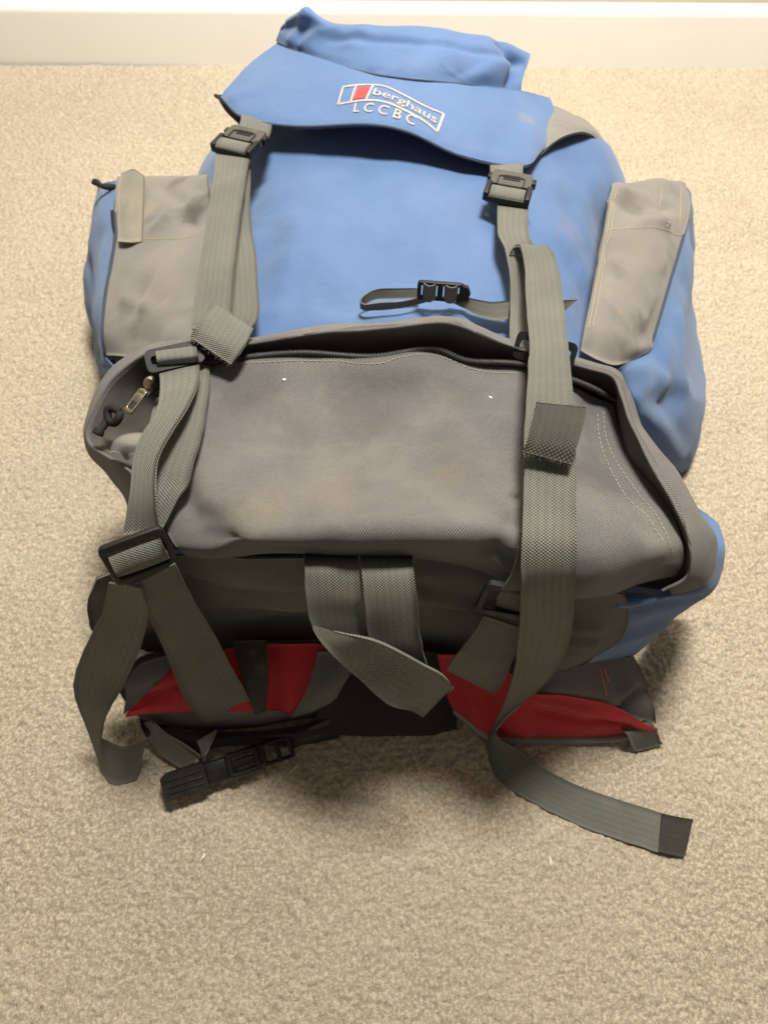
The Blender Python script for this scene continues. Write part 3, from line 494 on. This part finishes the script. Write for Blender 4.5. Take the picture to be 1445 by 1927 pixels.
patch('belt_lining', [[(-.211,.208,.1),(-.19,.2174,.108),(-.1575,.229,.108),(-.1095,.2352,.105),(-.0658,.2385,.1),(-.0412,.2362,.095)],[(-.226,.1962,.085),(-.196,.2031,.095),(-.1576,.2081,.095),(-.1099,.2132,.09),(-.076,.2179,.085),(-.0564,.2164,.08)],[(-.2432,.1862,.058),(-.206,.191,.068),(-.1611,.191,.068),(-.1117,.1934,.065),(-.0844,.1957,.064),(-.0695,.2043,.066)],[(-.2471,.1832,.05),(-.2085,.1867,.056),(-.1633,.1862,.054),(-.1129,.1875,.053),(-.0878,.1863,.05),(-.0773,.1938,.058)]],
      'red_lining', hb, 8, 8, .0015, [(.03, .0014, 92)], [([(-.2232,.1907,.078),(-.1915,.1972,.09),(-.1482,.2022,.09)], -.008, .005), ([(-.2376,.1867,.06),(-.201,.194,.07)], .005, .004), ([(-.1052,.2344,.1),(-.1019,.1882,.06)], -.008, .008), ([(-.0563,.2327,.09),(-.0793,.1882,.06)], .005, .005)], up=(0, -1, .5))
ribbon('belt_webbing', [(-.14,.2373,.112),(-.1324,.2147,.098),(-.126,.1957,.078),(-.1227,.1832,.06)], [(-.1088,.2383,.112),(-.1069,.2147,.098),(-.1091,.1957,.078),(-.1115,.1851,.062)], 'webbing_dark', hb, seed=41, up=(0, -1, .3))
patch('belt_fold', [[(-.2342,.1962,.1),(-.2202,.2131,.115),(-.193,.222,.118)],[(-.2367,.1898,.085),(-.2164,.1999,.104),(-.1936,.2092,.112)],[(-.2476,.183,.055),(-.2296,.1883,.078),(-.2083,.1997,.098)]], 'grey_canvas', hb, 6, 6, .002, [(.03, .002, 93)], up=(0, -1, .5))
patch('belt_fold', [[(-.0617,.2325,.098),(-.0409,.231,.098),(-.0212,.2275,.09)],[(-.071,.2058,.078),(-.0533,.2046,.082),(-.0363,.2109,.078)],[(-.0886,.1822,.05),(-.0696,.187,.055),(-.0475,.1986,.05)]], 'grey_canvas', hb, 6, 6, .002, [(.03, .002, 94)], up=(0, -1, .5))
hr = patch('hip_belt', [[(.1353,.213,.1),(.1639,.2164,.105),(.1937,.2209,.105),(.2328,.2279,.095)],[(.1372,.2062,.085),(.165,.2081,.095),(.1996,.2106,.095),(.2447,.2128,.08)],[(.133,.1966,.075),(.1659,.1987,.085),(.2066,.1991,.08),(.2561,.1968,.06)],[(.1315,.1945,.068),(.1682,.1944,.072),(.21,.1902,.062),(.266,.1822,.03)]], 'grey_canvas', pack, 8, 8, .003, [(.04, .0012, 95)],
     [([(.2249,.1857,.06),(.24,.2031,.07),(.2578,.2009,.06)], -.008, .007), ([(.2191,.1893,.065),(.2291,.2001,.08)], .005, .006)], up=(0, -1, .5))
patch('belt_lining', [[(.0502,.2334,.085),(.0787,.2296,.09),(.1126,.2163,.09),(.1366,.1968,.083),(.1663,.1949,.081),(.2076,.1902,.071),(.2428,.1812,.048),(.2636,.1779,.035)],[(.0554,.2217,.06),(.0802,.2123,.065),(.1054,.2009,.06),(.141,.1921,.055),(.1717,.1888,.052),(.2134,.1835,.045),(.2438,.1781,.034),(.266,.1766,.03)],[(.0579,.2068,.03),(.0824,.191,.03),(.1053,.1786,.028),(.1442,.1775,.028),(.1757,.177,.026),(.2179,.1775,.024),(.244,.1775,.024),(.2678,.1759,.024)],[(.0622,.2038,.012),(.0841,.1872,.01),(.1075,.174,.008),(.1472,.173,.008),(.179,.173,.008),(.2216,.174,.008),(.244,.1757,.014),(.2678,.1748,.02)]],
      'red_lining', hr, 8, 8, .0015, [(.04, .0012, 96)], [([(.0993,.2205,.08),(.1139,.1754,.02)], -.006, .005), ([(.1463,.1858,.05),(.1936,.1797,.04),(.2353,.1802,.038)], -.006, .004), ([(.0747,.2221,.075),(.0927,.1884,.03)], .005, .006), ([(.1194,.1944,.065),(.1401,.1754,.02)], .005, .006), ([(.1386,.194,.07),(.2059,.1845,.055),(.2586,.1758,.035)], .004, .006)], up=(0, -1, .5))
stitches('stitching', [[(.1982,.2165,.1),(.2024,.2031,.095),(.2082,.1902,.08)], [(.2024,.215,.1),(.2091,.201,.094)]], hr, bvh_of(hr), 'thread_red', .0032, .003, .0011)
tube('piping', [(.0565,.208,.02),(.0839,.1899,.014),(.1075,.174,.008),(.1474,.1719,.006),(.19,.1724,.006),(.2267,.173,.008),(.2519,.1757,.014)], .004, 'grey_canvas', hr)
ribbon('webbing_loop', [(.231,.1781,.03),(.236,.1704,.03),(.2479,.1631,.006),(.2525,.1614,.004)], [(.2585,.1858,.036),(.2627,.1771,.034),(.2753,.1694,.01),(.2785,.1682,.006)], 'webbing', hr, thick=.003)
lum = patch('back_pad', [[(-.0615,.2353,.09),(-.0114,.2387,.085),(.0392,.2366,.085),(.0821,.2377,.06)],[(-.0618,.2169,.075),(-.0115,.2211,.07),(.0394,.2185,.07),(.0776,.2193,.042)],[(-.0631,.1948,.045),(-.0116,.1948,.045),(.0399,.1948,.045),(.0733,.2016,.02)],[(-.0697,.1816,.02),(-.0118,.1774,.02),(.0407,.1795,.02),(.0726,.1877,.008)],[(-.074,.1812,.0),(-.0121,.1759,.0),(.0417,.179,.0),(.0742,.1854,.0)]], 'black_foam', pack, 8, 8, .004, [(.05, .003, 97)], up=(0, -1, .5))

# ---- straps
def side_release(parent, c, xd, yd, wd=.036, mat='black_plastic', wrap=True):
    """two-part clip: local X across the strap, Y down the strap"""
    m = basis(c, xd, yd)
    bm = bmesh.new(); prism(bm, [(-wd * .56, -.017), (wd * .56, -.017), (wd * .60, -.012), (wd * .60, .002), (wd * .5, .005), (-wd * .5, .005), (-wd * .60, .002), (-wd * .60, -.012)], -.005, .003)
    f = bm_obj('buckle', bm, 'grey_plastic', parent, m, .0012)
    bm = bmesh.new(); ring(bm, wd * .8, .016, .0012, .0012, .0012, .003, .0034)
    for q in (-.003, 0, .003): box(bm, (0, -.006 + q, .0034), (wd * .5, .0009, .0009))
    bm.transform(Matrix.Translation((0, -.0, 0))); bm_obj('buckle_rib', bm, mat, parent, m, 0)
    bm = bmesh.new()
    for s in (-1, 1): box(bm, (s * wd * .6, .014, 0), (.005, .022, .009)); box(bm, (s * wd * .64, -.008, -.001), (.005, .008, .007))
    box(bm, (0, .022, -.002), (wd * 1.2, .006, .006)); box(bm, (0, .009, -.0025), (wd * 1.15, .007, .005))
    bm_obj('buckle_frame', bm, mat, parent, m, .0010)
    if wrap:
        k = np.linspace(0, math.pi, 9); L = [m @ Vector((-wd * .5, .0115 + .0085 * -math.cos(a) + .004, .0035 + .0045 * math.sin(a) - .003)) for a in k]; R = [m @ Vector((wd * .5, .0115 - .0085 * math.cos(a) + .004, .0035 + .0045 * math.sin(a) - .003)) for a in k]
        ribbon('webbing_turn', [v[:] for v in L], [v[:] for v in R], 'webbing', parent, 3, amp=0)
def ladder(parent, c, xd, yd, wd, ht, bar=True, mat='black_plastic', t=.0045, wrap=True, drp=.006):
    m = basis(c, xd, yd); bm = bmesh.new(); ring(bm, wd, ht, .0042, .0062, t, .005)
    if bar: box(bm, (0, 0, 0), (wd - .006, .006, t * .8))
    bm_obj('buckle', bm, mat, parent, m, .0010)
    if wrap:
        iw = wd * .40; ys = [(-ht * .30, -.008), (-ht * .27, .001), (-ht * .17, .0052), (0, .0066), (ht * .17, .0052), (ht * .27, .001), (ht * .30, -.008)]
        ribbon('webbing_turn', [(m @ Vector((-iw, y, z)))[:] for y, z in ys], [(m @ Vector((iw, y, z)))[:] for y, z in ys], 'webbing', parent, 4, cup=.0006, amp=.0004)
def fray(parent, a, b, dr, n=70, ln=.003, mat='webbing_fine'):
    a, b, dr = np.array(a), np.array(b), np.array(dr); V = []; F = []; rs = np.random.RandomState(7)
    for k in range(n):
        p = a + (b - a) * rs.rand() + rs.randn(3) * .0006; e = p + (dr + rs.randn(3) * .45) * ln * (.4 + rs.rand()); w = (b - a) / np.linalg.norm(b - a) * .00028; u = np.array((0, 0, .0003)); i = len(V)
        V += [p - w, p + w, p + u, e]; F += [[i, i + 1, i + 3], [i + 1, i + 2, i + 3], [i + 2, i, i + 3], [i, i + 2, i + 1]]
    o = raw('frayed_yarn', V, F, mat, parent, smooth=False); o['kind'] = 'stuff'
# left side
s1 = ribbon('strap', [(-.1681,.6867,.298),(-.1642,.627,.304),(-.1626,.5822,.306),(-.1613,.5107,.307),(-.1619,.4575,.303),(-.1607,.4434,.3)], [(-.133,.6723,.302),(-.132,.6215,.308),(-.1314,.5771,.31),(-.1299,.5062,.311),(-.1278,.4474,.307),(-.1247,.4364,.303)], 'webbing', pack, seed=1)
s1['label'] = 'long grey strap below the left lid buckle'
ribbon('strap_layer', [(-.1675,.681,.292),(-.1595,.6002,.292),(-.1483,.5427,.291),(-.1389,.4822,.291),(-.1389,.463,.29),(-.1449,.4525,.288)], [(-.1342,.6793,.292),(-.1275,.6002,.292),(-.1187,.5498,.291),(-.1101,.4887,.291),(-.1092,.4655,.29),(-.1164,.4535,.287)], 'webbing', s1, seed=2)
ribbon('strap_tab', [(-.1523,.7666,.288),(-.1503,.7383,.294),(-.1508,.7154,.297)], [(-.1169,.7489,.292),(-.1166,.7244,.297),(-.1197,.6982,.299)], 'webbing', s1, seed=3)
side_release(s1, [(-.1426,.6974,.303)][0], [(-.1181,.6872,.304)][0], [(-.145,.6704,.305)][0], .033)
ribbon('strap_tail', [(-.1427,.4631,.312),(-.1446,.4365,.324),(-.1486,.4227,.325),(-.1547,.415,.32)], [(-.1062,.4319,.312),(-.108,.4068,.324),(-.1124,.3938,.325),(-.1192,.3881,.318)], 'webbing', s1, thick=.0026, seed=4)
s2 = ribbon('strap', [(-.1816,.3999,.302),(-.1718,.3656,.315),(-.1693,.3377,.322),(-.1748,.3167,.325),(-.1777,.2956,.324),(-.1787,.2705,.315),(-.1855,.2474,.298)], [(-.148,.4019,.306),(-.1433,.3721,.318),(-.1443,.341,.328),(-.1519,.3139,.332),(-.1583,.2895,.331),(-.1581,.2628,.322),(-.1579,.2481,.303)], 'webbing', pack, seed=5)
s2['label'] = 'grey strap crossing the left end of the front pocket'
ribbon('strap_layer', [(-.1655,.4034,.298),(-.163,.3675,.305),(-.1649,.3345,.308),(-.1712,.3055,.308),(-.1752,.2876,.307),(-.1787,.2714,.304),(-.1854,.253,.294)], [(-.1415,.4056,.298),(-.1364,.3688,.308),(-.1346,.3271,.316),(-.1372,.2932,.318),(-.1395,.2787,.316),(-.1459,.2688,.312),(-.1557,.2532,.3)], 'webbing', s2, seed=6, cup=.001)
ladder(s2, [(-.1668,.4029,.31)][0], [(-.1447,.4096,.31)][0], [(-.1631,.3909,.306)][0], .046, .020, False, wrap=False)
ribbon('webbing_turn', [(-.1856,.4208,.304),(-.1815,.4059,.314),(-.1781,.3944,.317),(-.1787,.3935,.308)], [(-.1549,.426,.304),(-.15,.4116,.314),(-.1469,.3988,.317),(-.1475,.398,.308)], 'webbing', s2, 5)
ladder(s2, [(-.1711,.2319,.297)][0], [(-.1523,.2403,.297)][0], [(-.1706,.2247,.272)][0], .0455, .040, True)
ribbon('strap_anchor', [(-.1792,.2213,.272),(-.1803,.2126,.224),(-.1793,.2029,.172),(-.1813,.1908,.107),(-.1768,.182,.055),(-.1729,.1822,.03)], [(-.1496,.2326,.282),(-.1471,.2274,.236),(-.1413,.2201,.19),(-.1353,.2089,.135),(-.127,.1962,.078),(-.1205,.1884,.04)], 'webbing', s2, seed=7)
ribbon('strap_tail', [(-.1994,.2231,.27),(-.219,.2153,.225),(-.2503,.2049,.17),(-.2733,.1945,.12),(-.2811,.1847,.082),(-.2816,.1694,.045),(-.2779,.1504,.018),(-.2718,.1359,.003),(-.2609,.1298,.001),(-.2483,.1335,.002),(-.2406,.1365,.005)],
       [(-.1737,.218,.272),(-.1799,.2142,.232),(-.1983,.2071,.182),(-.2238,.1939,.13),(-.2466,.1792,.095),(-.2579,.171,.075),(-.2631,.1639,.058),(-.2619,.1615,.045),(-.2489,.1576,.036),(-.2379,.1615,.036),(-.2268,.1656,.038)], 'webbing', s2, seed=8, up=(0, -1, .3))
fray(s1, *[(-.155,.416,.319),(-.1195,.3889,.317)], (-.5, -.8, -.3), 70, .0013)
# right side
s3 = ribbon('strap', [(.109,.612,.293),(.105,.5639,.299),(.1089,.5406,.3),(.1117,.5087,.295),(.1079,.4585,.292),(.1036,.4274,.3)], [(.1387,.612,.293),(.1324,.5614,.301),(.1349,.5397,.302),(.139,.5066,.297),(.1351,.4566,.294),(.1306,.4245,.3)], 'webbing', pack, seed=11)
s3['label'] = 'grey strap below the right lid buckle'
ribbon('strap_tab', [(.1073,.6868,.288),(.1059,.6657,.292),(.1055,.6478,.293)], [(.1419,.6828,.286),(.139,.6652,.29),(.1366,.6445,.293)], 'webbing', s3, seed=12)
side_release(s3, [(.1221,.6315,.299)][0], [(.1391,.6267,.299)][0], [(.1228,.6066,.3)][0], .033)
ladder(s3, [(.1284,.4069,.313)][0], [(.1491,.4011,.312)][0], [(.1265,.3976,.302)][0], .049, .022, False, wrap=False)
s4 = ribbon('strap', [(.1126,.5337,.3),(.1163,.5354,.308),(.1196,.5232,.316),(.1198,.4945,.318),(.117,.4597,.32),(.1137,.421,.328),(.1096,.3861,.337),(.1027,.3402,.34),(.0966,.2911,.339),(.0923,.2456,.337),(.0892,.2186,.332),(.0923,.2042,.302),(.0999,.1988,.242),(.1067,.1911,.172),(.1073,.1828,.108),(.1041,.1757,.052),(.1029,.1697,.004),(.1044,.1501,.002),(.1149,.1314,.003),(.1466,.1119,.003),(.1829,.0945,.002),(.2186,.0818,.003),(.2589,.0689,.004)],
       [(.1369,.5314,.302),(.1403,.533,.31),(.1455,.5218,.316),(.148,.4972,.319),(.1474,.4691,.321),(.1429,.419,.33),(.1394,.3852,.338),(.1361,.3394,.341),(.1319,.2904,.34),(.1268,.2451,.338),(.1244,.2181,.333),(.1277,.2029,.305),(.1379,.1968,.247),(.1421,.1914,.182),(.1317,.1842,.128),(.1155,.1782,.088),(.1057,.1714,.045),(.1148,.1661,.027),(.1297,.161,.018),(.1534,.1455,.01),(.1865,.1294,.006),(.2235,.1169,.005),(.2681,.1029,.006)], 'webbing', pack, n=8, cols=9, seed=13)
s4['label'] = 'long loose grey strap trailing to the right over the carpet'
ribbon('strap_end', [(.2554,.0701,.0062),(.2662,.0673,.0064),(.2788,.0656,.006)], [(.264,.1035,.0082),(.2769,.1002,.0084),(.2927,.0979,.008)], 'webbing_dark', s4, thick=.0045, seed=14)
ribbon('strap_tail', [(.108,.3299,.345),(.1018,.3079,.353),(.0965,.2909,.355),(.0928,.2828,.351)], [(.1428,.3252,.345),(.1361,.3034,.353),(.1285,.2844,.355),(.1246,.2739,.349)], 'webbing_dark', s4, thick=.003, seed=15)
fray(s4, *[(.093,.2835,.35),(.1249,.2746,.348)], (-.1, -.9, -.4), 160, .0020, 'webbing_dark')
fray(s4, *[(.1077,.3291,.346),(.1424,.3244,.346)], (.2, .9, 0), 40, .0016)
s5 = ribbon('strap', [(.0916,.2362,.325),(.0894,.2238,.318),(.0869,.2156,.302),(.0827,.2137,.278),(.0819,.2141,.25)], [(.1143,.2321,.325),(.1137,.2208,.316),(.112,.2135,.298),(.1099,.2109,.272),(.1097,.2076,.245)], 'webbing', pack, seed=16)
s5['label'] = 'short strap through the lower right buckle'
ladder(s5, [(.0925,.2123,.262)][0], [(.1089,.2099,.26)][0], [(.0933,.2064,.232)][0], .046, .038, False, wrap=False)
ribbon('strap_anchor', [(.0766,.2145,.228),(.0686,.2101,.19),(.0593,.2072,.15),(.0555,.2066,.12)], [(.1068,.2053,.225),(.1077,.202,.172),(.105,.1956,.115),(.101,.1933,.09)], 'webbing', s5, seed=17, up=(0, -1, .3))
# webbing hanging from the middle of the base
s6 = ribbon('hanging_strap', [(-.0588,.2473,.275),(-.0551,.2248,.298),(-.0545,.21,.288),(-.0533,.1992,.266),(-.0497,.1924,.25)], [(-.0186,.2473,.275),(-.0175,.2243,.299),(-.0164,.2065,.287),(-.0157,.1972,.266),(-.0134,.1873,.244)], 'webbing', pack, seed=18, up=(0, -1, .3))
s6['label'] = 'folded webbing hanging from the middle of the base'
ribbon('strap_layer', [(-.0174,.2473,.275),(-.016,.2239,.3),(-.0137,.2051,.29),(-.0113,.1884,.252),(-.0081,.18,.23)], [(.0213,.2455,.275),(.02,.2222,.3),(.0221,.2043,.292),(.026,.1866,.257),(.0333,.1735,.22)], 'webbing', s6, seed=19, up=(0, -1, .3))
ribbon('strap_tail', [(-.0521,.1951,.26),(-.0497,.1894,.258),(-.0407,.1807,.25),(-.0214,.1691,.226),(.0018,.157,.197),(.0218,.1541,.182),(.0312,.1537,.166)], [(-.0449,.1927,.262),(-.0309,.1868,.266),(-.0083,.1802,.268),(.0161,.1741,.252),(.0359,.1698,.234),(.0475,.1676,.218),(.0531,.1679,.198)], 'webbing', s6, thick=.0022, seed=20, up=(0, -1, .3), amp=.0012)
fray(s6, *[(.0219,.1547,.18),(.0532,.1682,.197)], (.3, -.8, -.5), 110, .002)
# small strap with slide on the blue front
s7 = ribbon('accessory_strap', [(.0319,.4936,.285),(.0106,.4936,.285),(-.005,.494,.284),(-.0154,.4891,.283),(-.0201,.4862,.282),(-.0172,.483,.282),(-.0082,.483,.282),(.0177,.4862,.282),(.0367,.4917,.283)], [(.0318,.4987,.292),(.0106,.4977,.293),(-.0049,.497,.293),(-.0143,.4922,.292),(-.0198,.4861,.291),(-.017,.4826,.29),(-.0082,.4832,.29),(.0176,.4869,.289),(.0364,.4923,.29)], 'webbing_fine', pack, n=6, thick=.0012, seed=21, up=(0, -1, .3))
s7['label'] = 'short narrow strap with a black slide on the blue front'
ribbon('strap_tail', [(.0577,.49,.286),(.0684,.4842,.284),(.0808,.4762,.283),(.0969,.4708,.282),(.111,.4728,.282),(.1349,.4772,.282),(.1604,.4831,.28)], [(.0594,.491,.295),(.0687,.4881,.294),(.0803,.485,.292),(.0943,.4835,.291),(.1107,.4848,.291),(.1387,.4848,.291),(.1711,.4902,.287)], 'webbing_fine', s7, n=6, thick=.0012, seed=22, up=(0, -1, .3))
m7 = basis([(.049,.4901,.297)][0], [(.073,.4876,.297)][0], [(.0486,.4894,.289)][0])
bm = bmesh.new(); ring(bm, .040, .019, .0035, .003, .004, .003); box(bm, (0, 0, 0), (.005, .016, .004)); prism(bm, [(.019, -.008), (.024, -.0065), (.0265, 0), (.024, .0065), (.019, .008)], -.002, .002)
bm_obj('slide', bm, 'black_plastic', s7, m7, .0008)
for dx in (-.0095, .0095):
    ys = [(-.0045, 0), (-.004, .004), (0, .0062), (.004, .004), (.0045, 0)]; ks = np.linspace(0, math.pi, 7)
    ribbon('webbing_turn', [(m7 @ Vector((dx - .006 * math.cos(a), -.0085, -.001 + .0065 * math.sin(a))))[:] for a in ks], [(m7 @ Vector((dx - .006 * math.cos(a), .0085, -.001 + .0065 * math.sin(a))))[:] for a in ks], 'webbing_fine', s7, 3, thick=.0012, amp=0)
# hip-belt clip on the carpet
hbk = basis([(-.1489,.1441,.02)][0], [(-.0922,.1631,.02)][0], [(-.1419,.1269,.012)][0]) @ Matrix.Diagonal((1, .74, 1, 1))
bm = bmesh.new(); prism(bm, [(-.064, -.013), (-.06, -.0165), (-.024, -.0165), (-.022, -.014), (-.022, .014), (-.024, .0165), (-.06, .0165), (-.064, .013)], -.007, .006)
bm.verts.ensure_lookup_table()
clip = bm_obj('hip_clip', bm, 'black_plastic', pack, hbk, .002, 3); clip['label'] = 'black plastic hip belt clip lying on the carpet'
bm = bmesh.new(); [box(bm, (-.042, yy, .0065), (.034, .0016, .002)) for yy in (-.008, 0, .008)]; bm_obj('clip_rib', bm, 'black_plastic', clip, hbk, .0006)
bm = bmesh.new(); box(bm, (-.012, 0, 0), (.021, .027, .009)); bm_obj('clip_tongue', bm, 'black_plastic', clip, hbk, .002, 2)
bm = bmesh.new(); ring(bm, .032, .031, .005, .0055, .011, .004); box(bm, (0, 0, -.001), (.03, .010, .008)); bm.transform(Matrix.Translation((.014, 0, 0))); bm_obj('clip_body', bm, 'black_plastic', clip, hbk, .0015, 2)
bm = bmesh.new(); ring(bm, .032, .030, .0045, .004, .009, .004); box(bm, (.001, 0, .001), (.005, .028, .007)); bm.transform(Matrix.Translation((.047, 0, 0))); bm_obj('clip_adjuster', bm, 'black_plastic', clip, hbk, .0015, 2)
ribbon('clip_webbing', [(-.0924,.1599,.016),(-.0748,.1675,.014),(-.0542,.1752,.012),(-.0334,.1808,.006)], [(-.0961,.1708,.022),(-.0764,.176,.03),(-.0557,.1843,.034),(-.0379,.1884,.03)], 'webbing_dark', clip, seed=31)
ribbon('clip_webbing', [(-.2365,.1832,.03),(-.2308,.1692,.02),(-.2155,.1546,.01),(-.1967,.1438,.006)], [(-.2231,.1805,.045),(-.209,.1696,.04),(-.1908,.1604,.03),(-.1776,.1525,.02)], 'webbing', clip, seed=32)
ribbon('clip_webbing', [(-.1812,.1654,.03),(-.177,.1577,.026),(-.1738,.147,.02)], [(-.1607,.1746,.04),(-.1662,.1625,.036),(-.1714,.1529,.03)], 'webbing', clip, seed=33)
patch('hip_belt_pad', [[(-.2387,.1861,.035),(-.1983,.1781,.03),(-.1514,.1755,.03),(-.0947,.1791,.03),(-.0484,.191,.03)],[(-.2348,.173,.03),(-.1966,.1654,.03),(-.1505,.1669,.03),(-.0941,.1704,.03),(-.0458,.1819,.025)],[(-.2284,.1631,.006),(-.1965,.1584,.004),(-.155,.1645,.004),(-.0969,.1676,.004),(-.0441,.1765,.004)]], 'black_foam', pack, 6, 6, .003, [(.04, .003, 99)], up=(0, -1, .5))

# ---- flecks of lint
def fleck(label, p, ln, ang, bvh=None):
    bm = bmesh.new(); bmesh.ops.create_icosphere(bm, subdivisions=2, radius=1)
    for v in bm.verts: v.co *= 1 + .25 * math.sin(7 * v.co.x + 5 * v.co.y)
    q = drop(p, bvh, .0004) if bvh else p
    o = bm_obj('lint_fleck', bm, 'lint', None, Matrix.Translation(Vector(q)) @ Matrix.Rotation(ang, 4, 'Z') @ Matrix.Diagonal((ln, .0009, .0007, 1)), 0)
    o['label'] = label; o['category'] = 'lint'; o['group'] = 'white specks of lint'
fleck('tiny white lint fleck on the carpet below the hip belt clip', [(-.1681,.0663,.003)][0], .0032, 1.2)
fleck('tiny pale lint thread on the carpet left of the loose strap end', [(.1543,.0627,.003)][0], .0042, 1.5)
fleck('white lint speck near the zip of the grey front pocket', [(-.0793,.3842,.31)][0], .0016, .3, fpb)
fleck('small pale lint thread beside the dark strap tail on the pocket', [(.0835,.3676,.31)][0], .0014, 2.6, fpb)
